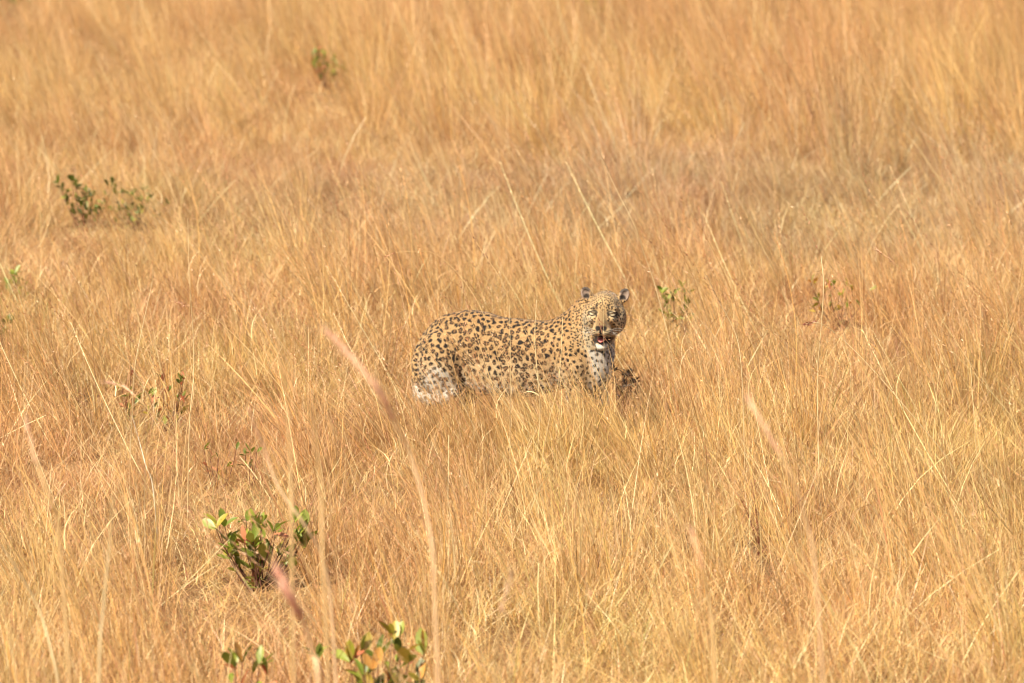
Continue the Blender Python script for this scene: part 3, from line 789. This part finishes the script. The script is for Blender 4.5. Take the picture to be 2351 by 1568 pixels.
def tube(pts, rs, seg=5):
    pts = [np.array(p, float) for p in pts]; V_ = []; F_ = []
    for i, p in enumerate(pts):
        d = pts[min(i + 1, len(pts) - 1)] - pts[max(i - 1, 0)]; d /= np.linalg.norm(d) + 1e-9
        u = np.cross(d, [.3, .9, .1]); u /= np.linalg.norm(u); v = np.cross(d, u)
        for j in range(seg): a = 2 * math.pi * j / seg; V_.append(p + (u * math.cos(a) + v * math.sin(a)) * rs[i])
    for i in range(len(pts) - 1):
        for j in range(seg): F_.append((i * seg + j, i * seg + (j + 1) % seg, (i + 1) * seg + (j + 1) % seg, (i + 1) * seg + j))
    return np.array(V_), np.array(F_)
def shrub(label, px, py_base, spread, h, nstem, nleaf, size, pal, seed, top=.55, clear=1.0, cat='shrub', group='low green shrubs scattered in the grass'):
    """px, py_base: where it stands in the photo; spread and h in metres"""
    r_ = random.Random(seed); p = clear_at(px, py_base, spread * .5 * clear)
    p.z = float(height(p.x, p.y))
    root = empty('leafy_shrub', p); tag(root, label, cat, group)
    stems = []
    for s in range(nstem):
        a = r_.uniform(0, 2 * math.pi); q = spread * .5 * math.sqrt(r_.random()) * .85; hh = h * r_.uniform(.55, 1.0)
        b = np.array([r_.uniform(-.03, .03), r_.uniform(-.03, .03), -.01]); e = np.array([q * math.cos(a), q * math.sin(a) * .6, hh])
        m_ = (b + e) / 2 + np.array([q * .25 * math.cos(a), 0, -.02])
        pts = [b * (1 - t) ** 2 + 2 * m_ * t * (1 - t) + e * t * t for t in np.linspace(0, 1, 6)]
        v, f = tube(pts, np.linspace(.0042, .0016, 6) * (.6 + size * 6)); link('stem', np_mesh('shrub_stem', v, [f], [barkm]), root); stems.append(pts)
    kinds = list(pal); wts_ = [pal[k] for k in kinds]
    for i in range(nleaf):
        pts = stems[i % nstem]; t = r_.choice([1, 1, 1 - (1 - top) * .45, 1 - (1 - top) * r_.random()]) - .04 * r_.random(); k = t * 5; k0 = min(int(k), 4)
        c = pts[k0] * (1 - k + k0) + pts[k0 + 1] * (k - k0)
        az = r_.uniform(0, 2 * math.pi); el = R(r_.uniform(10, 85)); L = size * r_.uniform(.65, 1.25)
        kd = r_.choices(kinds, wts_)[0]
        o = bpy.data.objects.new('leaf', LEAF[kd][r_.randrange(3)]); COL.objects.link(o); o.parent = root
        d = Vector((math.cos(az) * math.cos(el), math.sin(az) * math.cos(el), math.sin(el)))
        qd = d.to_track_quat('Y', 'Z') @ Matrix.Rotation(r_.uniform(-.9, .9), 3, 'Y').to_quaternion()
        o.rotation_mode = 'QUATERNION'; o.rotation_quaternion = qd; o.location = Vector(c) + d * .004; o.scale = (L, L, L)
    return root
G1 = {'green': .76, 'dark': .06, 'yellow': .14, 'red': .04}
shrub('largest bright green broad leaved shrub with a few salmon leaves, low left of the leopard', 592, 1350, 0.56, 0.34, 28, 140, 0.086, G1, 1, .05)
shrub('shrub with orange, yellow and green leaves cut by the lower edge of the picture', 850, 1695, 0.52, 0.44, 14, 78, 0.090, {'green': .46, 'dark': .2, 'yellow': .16, 'orange': .12, 'red': .06}, 2, .3)
shrub('little shrub with a rusty red leaf at the lower edge, left of the orange one', 550, 1700, 0.28, 0.34, 8, 30, 0.080, {'green': .45, 'dark': .15, 'red': .3, 'orange': .1}, 3, .3)
shrub('dark green shrub with a twig sticking up, upper left of the picture', 195, 528, 0.66, 0.42, 16, 150, 0.056, {'dark': .8, 'green': .2}, 4, .15)
shrub('low dark green clump close to the right of the twiggy dark shrub', 302, 530, 0.75, 0.32, 18, 140, 0.050, {'dark': .65, 'green': .35}, 5, .15)
shrub('slender far green plant with upright leaves and a reddish tip, top of the picture', 752, 224, 0.75, 0.46, 14, 57, 0.085, {'green': .72, 'dark': .13, 'yellow': .1, 'red': .05}, 6, .3)
shrub('light green shrub just right of the head of the leopard', 1558, 781, 0.44, 0.39, 12, 73, 0.059, {'green': .75, 'dark': .12, 'yellow': .08, 'orange': .05}, 7, .25)
shrub('sparse yellowish shrub with orange leaves right of the pale thick straw', 1925, 758, 0.54, 0.34, 14, 54, 0.055, {'green': .35, 'yellow': .35, 'orange': .15, 'red': .15}, 8, .25)
shrub('small plant with green leaves and pink leaves at left middle', 385, 990, 0.34, 0.33, 11, 49, 0.059, {'green': .40, 'dark': .15, 'red': .38, 'yellow': .07}, 9, .25)
shrub('small plant with one dark green twig and salmon leaves, left of the pink leaved plant', 300, 975, 0.18, 0.30, 5, 20, 0.055, {'green': .35, 'dark': .3, 'red': .35}, 10, .25)
shrub('few olive leaves in the grass above the brightest shrub', 500, 1125, 0.24, 0.24, 6, 15, 0.050, {'green': .4, 'dark': .3, 'yellow': .15, 'red': .15}, 11, .3)
shrub('little tuft of narrow green leaves above the right side of the brightest shrub', 585, 1125, 0.14, 0.24, 5, 13, 0.048, {'green': .55, 'dark': .35, 'red': .1}, 12, .3)
shrub('dark leaves at the left edge of the picture, halfway up', 8, 823, 0.20, 0.28, 8, 30, 0.059, {'dark': .7, 'green': .3}, 13, .3)
shrub('faint pale green plant near the left edge below the two dark shrubs', 42, 719, 0.18, 0.26, 6, 22, 0.059, {'green': .6, 'dark': .3, 'yellow': .1}, 14, .3)
shrub('yellow green blurred plant at the top edge, right of the middle', 1362, 89, 0.44, 0.41, 9, 42, 0.080, {'yellow': .6, 'green': .4}, 15, .3)
shrub('dark green bush in the upper left corner', 12, 51, 1.03, 0.53, 14, 78, 0.090, {'dark': .85, 'green': .15}, 16, .3)

LM['brown'] = leaf_mat('shadow_brown_leaf', (.018, .012, .009), (.06, .035, .022))  # near-black leaf colour, the leopard's cast shadow painted in
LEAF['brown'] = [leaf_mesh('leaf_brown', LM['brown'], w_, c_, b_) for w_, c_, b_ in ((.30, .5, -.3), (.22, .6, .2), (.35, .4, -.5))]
shrub('dark brown leaf tuft added for the leopard shadow, close to the right of its chest', 1432, 948, .20, .25, 22, 280, .036, {'brown': 1}, 17, .1, 1.3)  # added tuft, stands in for the dark shadow patch beside the chest

# ============================================================ SINGLE STEMS that stand out  (thing > stem, seed_head, leaf)
def cmap(pts, t):
    k = t * (len(pts) - 1); i = min(int(k), len(pts) - 2); return pts[i] * (1 - k + i) + pts[i + 1] * (k - i)
def stem_thing(name, label, cat, group, Y, pix, rad, col, head=None, hfrac=.2, hn=60, hsize=.016, hcol=(.62, .30, .18), spreadk=.3, leaf=None, seed=0):
    """pix: points in the photo from the tip down; the stem then runs on to the ground at depth Y"""
    rg = np.random.default_rng(seed + 900)
    W = [np.array(at_depth(x, y, Y)) for x, y in pix]
    d = W[-1] - W[-2]; lo = W[-1].copy(); gz = float(height(lo[0], Y))
    if lo[2] > gz:
        k = (lo[2] - gz) / max(.3, np.linalg.norm(d)); W.append(np.array([lo[0] + d[0] / max(.2, abs(d[2])) * (lo[2] - gz) * .45, Y, gz - .01]))
    W = [w_ + np.array([0, .04 * math.sin(1.7 * i + seed), 0]) for i, w_ in enumerate(W)]; W[-1][1] = Y
    W = W[::-1]                                             # base to tip
    P_ = []                                                 # Catmull-Rom
    for i in range(len(W) - 1):
        a, b, c_, e = W[max(i - 1, 0)], W[i], W[i + 1], W[min(i + 2, len(W) - 1)]
        for t in np.linspace(0, 1, 6, endpoint=(i == len(W) - 2)):
            P_.append(.5 * ((2 * b) + (-a + c_) * t + (2 * a - 5 * b + 4 * c_ - e) * t * t + (-a + 3 * b - 3 * c_ + e) * t ** 3))
    base = P_[0].copy(); P_ = [p - base for p in P_]
    root = empty(name, base); tag(root, label, cat, group)
    n = len(P_); rs = [rad * (1.05 if Y > -9 else 1.7 if head else 1.25) * (1 - .55 * i / (n - 1)) for i in range(n)]
    v, f = tube(P_, rs); cc = np.tile(np.array(col), (len(v), 1)) * rg.uniform(.88, 1.08, (len(v), 1))
    link('stem', np_mesh('stem', v, [f], [GMS], cc), root)
    if head:
        parts = []; v0 = []; f0 = []; c0 = []
        for q in range(hn):
            t = 1 - hfrac * rg.random() ** .9; p = cmap(P_, t); dd = cmap(P_, min(1, t + .02)) - cmap(P_, t - .02); dd /= np.linalg.norm(dd) + 1e-9
            dd = dd + rg.normal(0, spreadk, 3); dd /= np.linalg.norm(dd); s = np.cross(dd, rg.normal(0, 1, 3)); s /= np.linalg.norm(s)
            L = hsize * rg.uniform(.7, 1.4); wd = L * .13; o = len(v0)
            v0 += [p, p + dd * L * .45 + s * wd, p + dd * L, p + dd * L * .45 - s * wd]; f0.append((o, o + 1, o + 2, o + 3)); c0 += [np.array(hcol) * rg.uniform(.75, 1.15)] * 4
            if rg.random() < .5:
                o = len(v0); e = p + dd * L * 2.2 + rg.normal(0, .004, 3)
                v0 += [p - s * .0004, p + s * .0004, e + s * .0003, e - s * .0003]; f0.append((o, o + 1, o + 2, o + 3)); c0 += [np.array(hcol) * .9] * 4
        link('seed_head', np_mesh('seed_head', v0, [np.array(f0)], [GMS], np.array(c0)), root)
    if leaf:
        for t, side_, L in leaf:
            p = cmap(P_, t); v0 = []; f0 = []
            for i in range(7):
                u = i / 6; q = p + np.array([side_ * L * u * .8, -.02 * u, L * (u * .75 - .55 * u * u)]); wd = .0045 * (1 - u ** 2) + .0006
                v0 += [q + np.array([0, wd, wd * .6]), q - np.array([0, wd, wd * .6])]
                if i: o = 2 * i - 2; f0.append((o, o + 1, o + 3, o + 2))
            link('leaf', np_mesh('stem_leaf', v0, [np.array(f0)], [GMS], np.tile(np.array(col), (14, 1))), root)
    return root
TH = 'tall plumed stems out of focus near the camera'; SH = 'sharp tall grass stems around the leopard'
GOLD = (.76, .52, .25); PLE = (.84, .66, .37); PKC = (.84, .58, .34)
PL = (.84, .53, .36)
st = stem_thing
st('plumed_grass_stem', 'blurred pink plume arching left in front of the leopard hindquarters', 'grass stem', TH, -12.4, [(762, 778), (800, 815), (868, 890), (905, 965), (945, 1060), (985, 1210), (1000, 1400)], .0032, PKC, 1, .42, 520, .024, PL, .18, seed=1)
st('plumed_grass_stem', 'blurred pink plume right of centre between the leopard and the right edge', 'grass stem', TH, -13.0, [(1722, 925), (1768, 1000), (1812, 1085), (1850, 1200), (1880, 1400)], .0024, PKC, 1, .28, 190, .018, PL, .14, seed=2)
st('plumed_grass_stem', 'deep pink blurred plume hanging right below the brightest green shrub', 'grass stem', TH, -13.2, [(640, 1318), (672, 1375), (700, 1440), (718, 1520), (735, 1620)], .0042, PKC, 1, .34, 460, .024, (.80, .44, .32), .22, seed=3)
st('plumed_grass_stem', 'straight blurred stem left of the big pink plume', 'grass stem', TH, -12.2, [(634, 742), (648, 830), (660, 960), (668, 1130), (672, 1300)], .0042, GOLD, seed=4)
st('plumed_grass_stem', 'straight blurred stem descending right of the brightest shrub', 'grass stem', TH, -12.5, [(706, 900), (722, 1000), (735, 1120), (742, 1300), (752, 1500)], .0044, GOLD, seed=5)
st('plumed_grass_stem', 'faint pink plume pointing left above the brightest shrub', 'grass stem', TH, -11.0, [(575, 945), (610, 1050), (640, 1120), (700, 1200), (745, 1300), (765, 1480)], .0034, PKC, 1, .2, 120, .018, PL, .16, seed=6)
st('plumed_grass_stem', 'pinkish plume bending left at the left, above the pink leaved plant', 'grass stem', TH, -6.5, [(252, 882), (290, 895), (340, 935), (400, 1000), (450, 1090), (480, 1240)], .0028, GOLD, 1, .22, 110, .018, PL, .14, seed=7)
st('plumed_grass_stem', 'blurred plume at the far left side below mid height', 'grass stem', TH, -11.6, [(60, 985), (85, 1060), (120, 1150), (140, 1300)], .0036, GOLD, 1, .25, 150, .018, PL, .16, seed=8)
st('plumed_grass_stem', 'blurred stem with faint pink tip low in the middle of the picture', 'grass stem', TH, -11.8, [(1172, 1325), (1150, 1400), (1140, 1500), (1135, 1600)], .0036, GOLD, 1, .25, 90, .018, PL, .2, seed=9)
st('plumed_grass_stem', 'pink tipped blurred stem low in the right half of the picture', 'grass stem', TH, -12.6, [(1590, 1225), (1612, 1300), (1630, 1400), (1642, 1560)], .0036, GOLD, 1, .25, 120, .018, PL, .16, seed=10)
st('plumed_grass_stem', 'pale blurred stem leaning left in the lower left corner', 'grass stem', TH, -10.0, [(-12, 1225), (40, 1310), (85, 1400), (118, 1490), (140, 1600)], .0044, PLE, seed=11)
st('plumed_grass_stem', 'upright blurred stem beside the faint plume in the lower left', 'grass stem', TH, -11.2, [(262, 1130), (250, 1250), (236, 1400), (230, 1560)], .0044, PLE, seed=12)
# sharp ones
s = 'seeding_grass_stem'
st(s, 'thick pale straw with a kink, most upright stem right of the leopard', 'grass stem', SH, -2.6, [(1886, 590), (1890, 652), (1884, 760), (1878, 860), (1879, 1000), (1880, 1130)], .0034, PLE, seed=21)
st(s, 'long arching stem sweeping down to the right edge with a loose seed head', 'grass stem', SH, -2.0, [(2012, 572), (2050, 600), (2120, 672), (2180, 760), (2245, 870), (2300, 1020), (2335, 1160)], .0024, GOLD, 1, .16, 40, .018, (.60, .33, .20), .3, seed=22)
st(s, 'stem with a dark red branched head pointing left, right of the leopard', 'grass stem', SH, -3.0, [(1848, 742), (1885, 742), (1940, 785), (2005, 850), (2080, 935), (2170, 1045), (2210, 1120)], .0026, PLE, 1, .10, 26, .020, (.40, .13, .09), .5, seed=23)
st(s, 'stem with a two pronged pale head right of the light green shrub', 'grass stem', SH, -2.4, [(1622, 630), (1650, 690), (1690, 770), (1702, 850), (1708, 1010), (1712, 1120)], .0026, PLE, 1, .18, 34, .018, (.66, .42, .26), .2, seed=24)
st(s, 'thin stem rising above the head of the leopard, leaning left', 'grass stem', SH, .9, [(1374, 340), (1398, 400), (1425, 455), (1458, 520), (1478, 580), (1505, 660), (1540, 800)], .0026, PLE, 1, .16, 26, .018, (.68, .44, .26), .2, seed=25)
st(s, 'stem with black brown awned seeds above the back of the leopard', 'grass stem', SH, -.9, [(1070, 520), (1105, 575), (1150, 640), (1175, 700), (1210, 770), (1250, 860), (1290, 960)], .0022, GOLD, 1, .20, 24, .018, (.30, .12, .08), .35, seed=26)
st(s, 'arched stem with reddish drooping head above the back of the leopard', 'grass stem', SH, -.4, [(884, 592), (905, 580), (945, 576), (1000, 585), (1060, 640), (1110, 720), (1150, 850)], .0018, GOLD, 1, .16, 26, .016, (.55, .25, .15), .3, seed=27)
st(s, 'arched stem with reddish head bending left above the paired upright straws', 'grass stem', SH, -2.2, [(392, 692), (425, 697), (470, 715), (530, 765), (600, 835), (680, 930), (730, 1010)], .0024, GOLD, 1, .18, 36, .016, (.60, .30, .18), .25, seed=28)
st(s, 'taller of the two parallel upright straws at left', 'grass stem', SH, -3.0, [(432, 500), (436, 640), (442, 760), (444, 860), (436, 980)], .0026, PLE, seed=29)
st(s, 'shorter of the two parallel upright straws at left', 'grass stem', SH, -3.05, [(440, 620), (434, 740), (437, 830), (446, 900), (428, 1000)], .0024, GOLD, seed=30)
st(s, 'straw bowed to the right at its tip, left of the parallel pair', 'grass stem', SH, -3.4, [(352, 607), (347, 655), (325, 760), (310, 850), (303, 960), (298, 1040)], .0024, PLE, seed=31)
st(s, 'short white broken straw standing low at left', 'grass stem', SH, -4.0, [(302, 955), (320, 1020), (337, 1070), (352, 1118)], .0034, (.86, .78, .6), seed=32)
st(s, 'bent cane crossing the belly of the leopard', 'grass stem', SH, -1.6, [(1232, 690), (1228, 780), (1236, 880), (1240, 960), (1232, 1080), (1236, 1200)], .0028, PLE, leaf=[(.55, -1, .10)], seed=33)
st(s, 'pale straw crossing the shoulder of the leopard, leaning right', 'grass stem', SH, -1.9, [(1292, 730), (1284, 860), (1262, 960), (1245, 1060), (1238, 1150)], .0024, PLE, seed=34)
st(s, 'straight golden straw in front of the middle of the leopard', 'grass stem', SH, -2.2, [(1170, 700), (1172, 850), (1171, 1000), (1170, 1160)], .0024, PLE, seed=35)
st(s, 'stem with pink head in front of the neck of the leopard', 'grass stem', SH, -1.4, [(1372, 722), (1385, 770), (1420, 815), (1460, 870), (1500, 940), (1530, 1010)], .0020, GOLD, 1, .20, 30, .016, (.68, .36, .24), .18, seed=36)
st(s, 'long thin stem running down across the rump of the leopard', 'grass stem', SH, -1.3, [(965, 790), (1000, 830), (1045, 900), (1080, 960), (1120, 1050)], .0020, PLE, seed=37)
st(s, 'thin stem crossing in front of the hind leg of the leopard', 'grass stem', SH, -1.7, [(1060, 660), (1090, 760), (1120, 850), (1150, 960), (1165, 1100)], .0020, GOLD, 1, .16, 20, .016, (.62, .33, .2), .2, seed=38)
st(s, 'very thin hair like stem rising over the face of the leopard', 'grass stem', SH, -.8, [(1384, 560), (1385, 680), (1386, 800), (1388, 940), (1390, 1040)], .0011, PLE, seed=39)
st(s, 'slanting stem right of the chest of the leopard with a pale pink head', 'grass stem', SH, -2.5, [(1545, 640), (1580, 740), (1615, 850), (1655, 960), (1690, 1080)], .0022, GOLD, 1, .16, 28, .016, (.68, .38, .26), .18, seed=40)
st(s, 'upright straw with dark tip near the right edge', 'grass stem', SH, -2.3, [(2228, 840), (2235, 960), (2246, 1080), (2252, 1190)], .0024, PLE, seed=41)
st(s, 'long straw leaning left between the upright straw and the arching stem', 'grass stem', SH, -2.8, [(1905, 640), (1950, 735), (1985, 850), (2010, 960), (2020, 1100)], .0022, GOLD, 1, .2, 30, .016, (.66, .40, .26), .18, seed=42)

# dried dark red seed plant
def red_plant(px, py, label, h, seed):
    rg = np.random.default_rng(seed); p = on_ground(px, py); p.z = float(height(p.x, p.y)); CLEAR.append((p.x, p.y, .07))
    root = empty('dried_seed_plant', p); tag(root, label, 'dry plant', 'dried red seed plants')
    for q in range(4):
        a = rg.normal(0, .10, 2); e = np.array([a[0] - .05, a[1] * .4, h * rg.uniform(.7, 1)]); m_ = e * .5 + np.array([.03 * rg.normal(), 0, 0])
        pts = [2 * m_ * t * (1 - t) + e * t * t for t in np.linspace(0, 1, 7)]
        v, f = tube(pts, np.linspace(.003, .0012, 7)); link('stem', np_mesh('red_stem', v, [f], [GMS], np.tile([.22, .06, .04], (len(v), 1))), root)
        v0, f0, c0 = [], [], []
        for i in range(34):
            c_ = cmap(pts, rg.uniform(.35, 1)); dd = rg.normal(0, 1, 3); dd /= np.linalg.norm(dd); s_ = np.cross(dd, rg.normal(0, 1, 3)); s_ /= np.linalg.norm(s_); o = len(v0)
            L = .013; v0 += [c_, c_ + dd * L * .5 + s_ * .003, c_ + dd * L, c_ + dd * L * .5 - s_ * .003]; f0.append((o, o + 1, o + 2, o + 3)); c0 += [np.array([.34, .10, .055]) * rg.uniform(.6, 1.3)] * 4
        link('seed_head', np_mesh('red_seeds', v0, [np.array(f0)], [GMS], np.array(c0)), root)
red_plant(1742, 1262, 'dark red dried plant with rows of seeds, below the right hand pink plume', .42, 51)
build_grass()
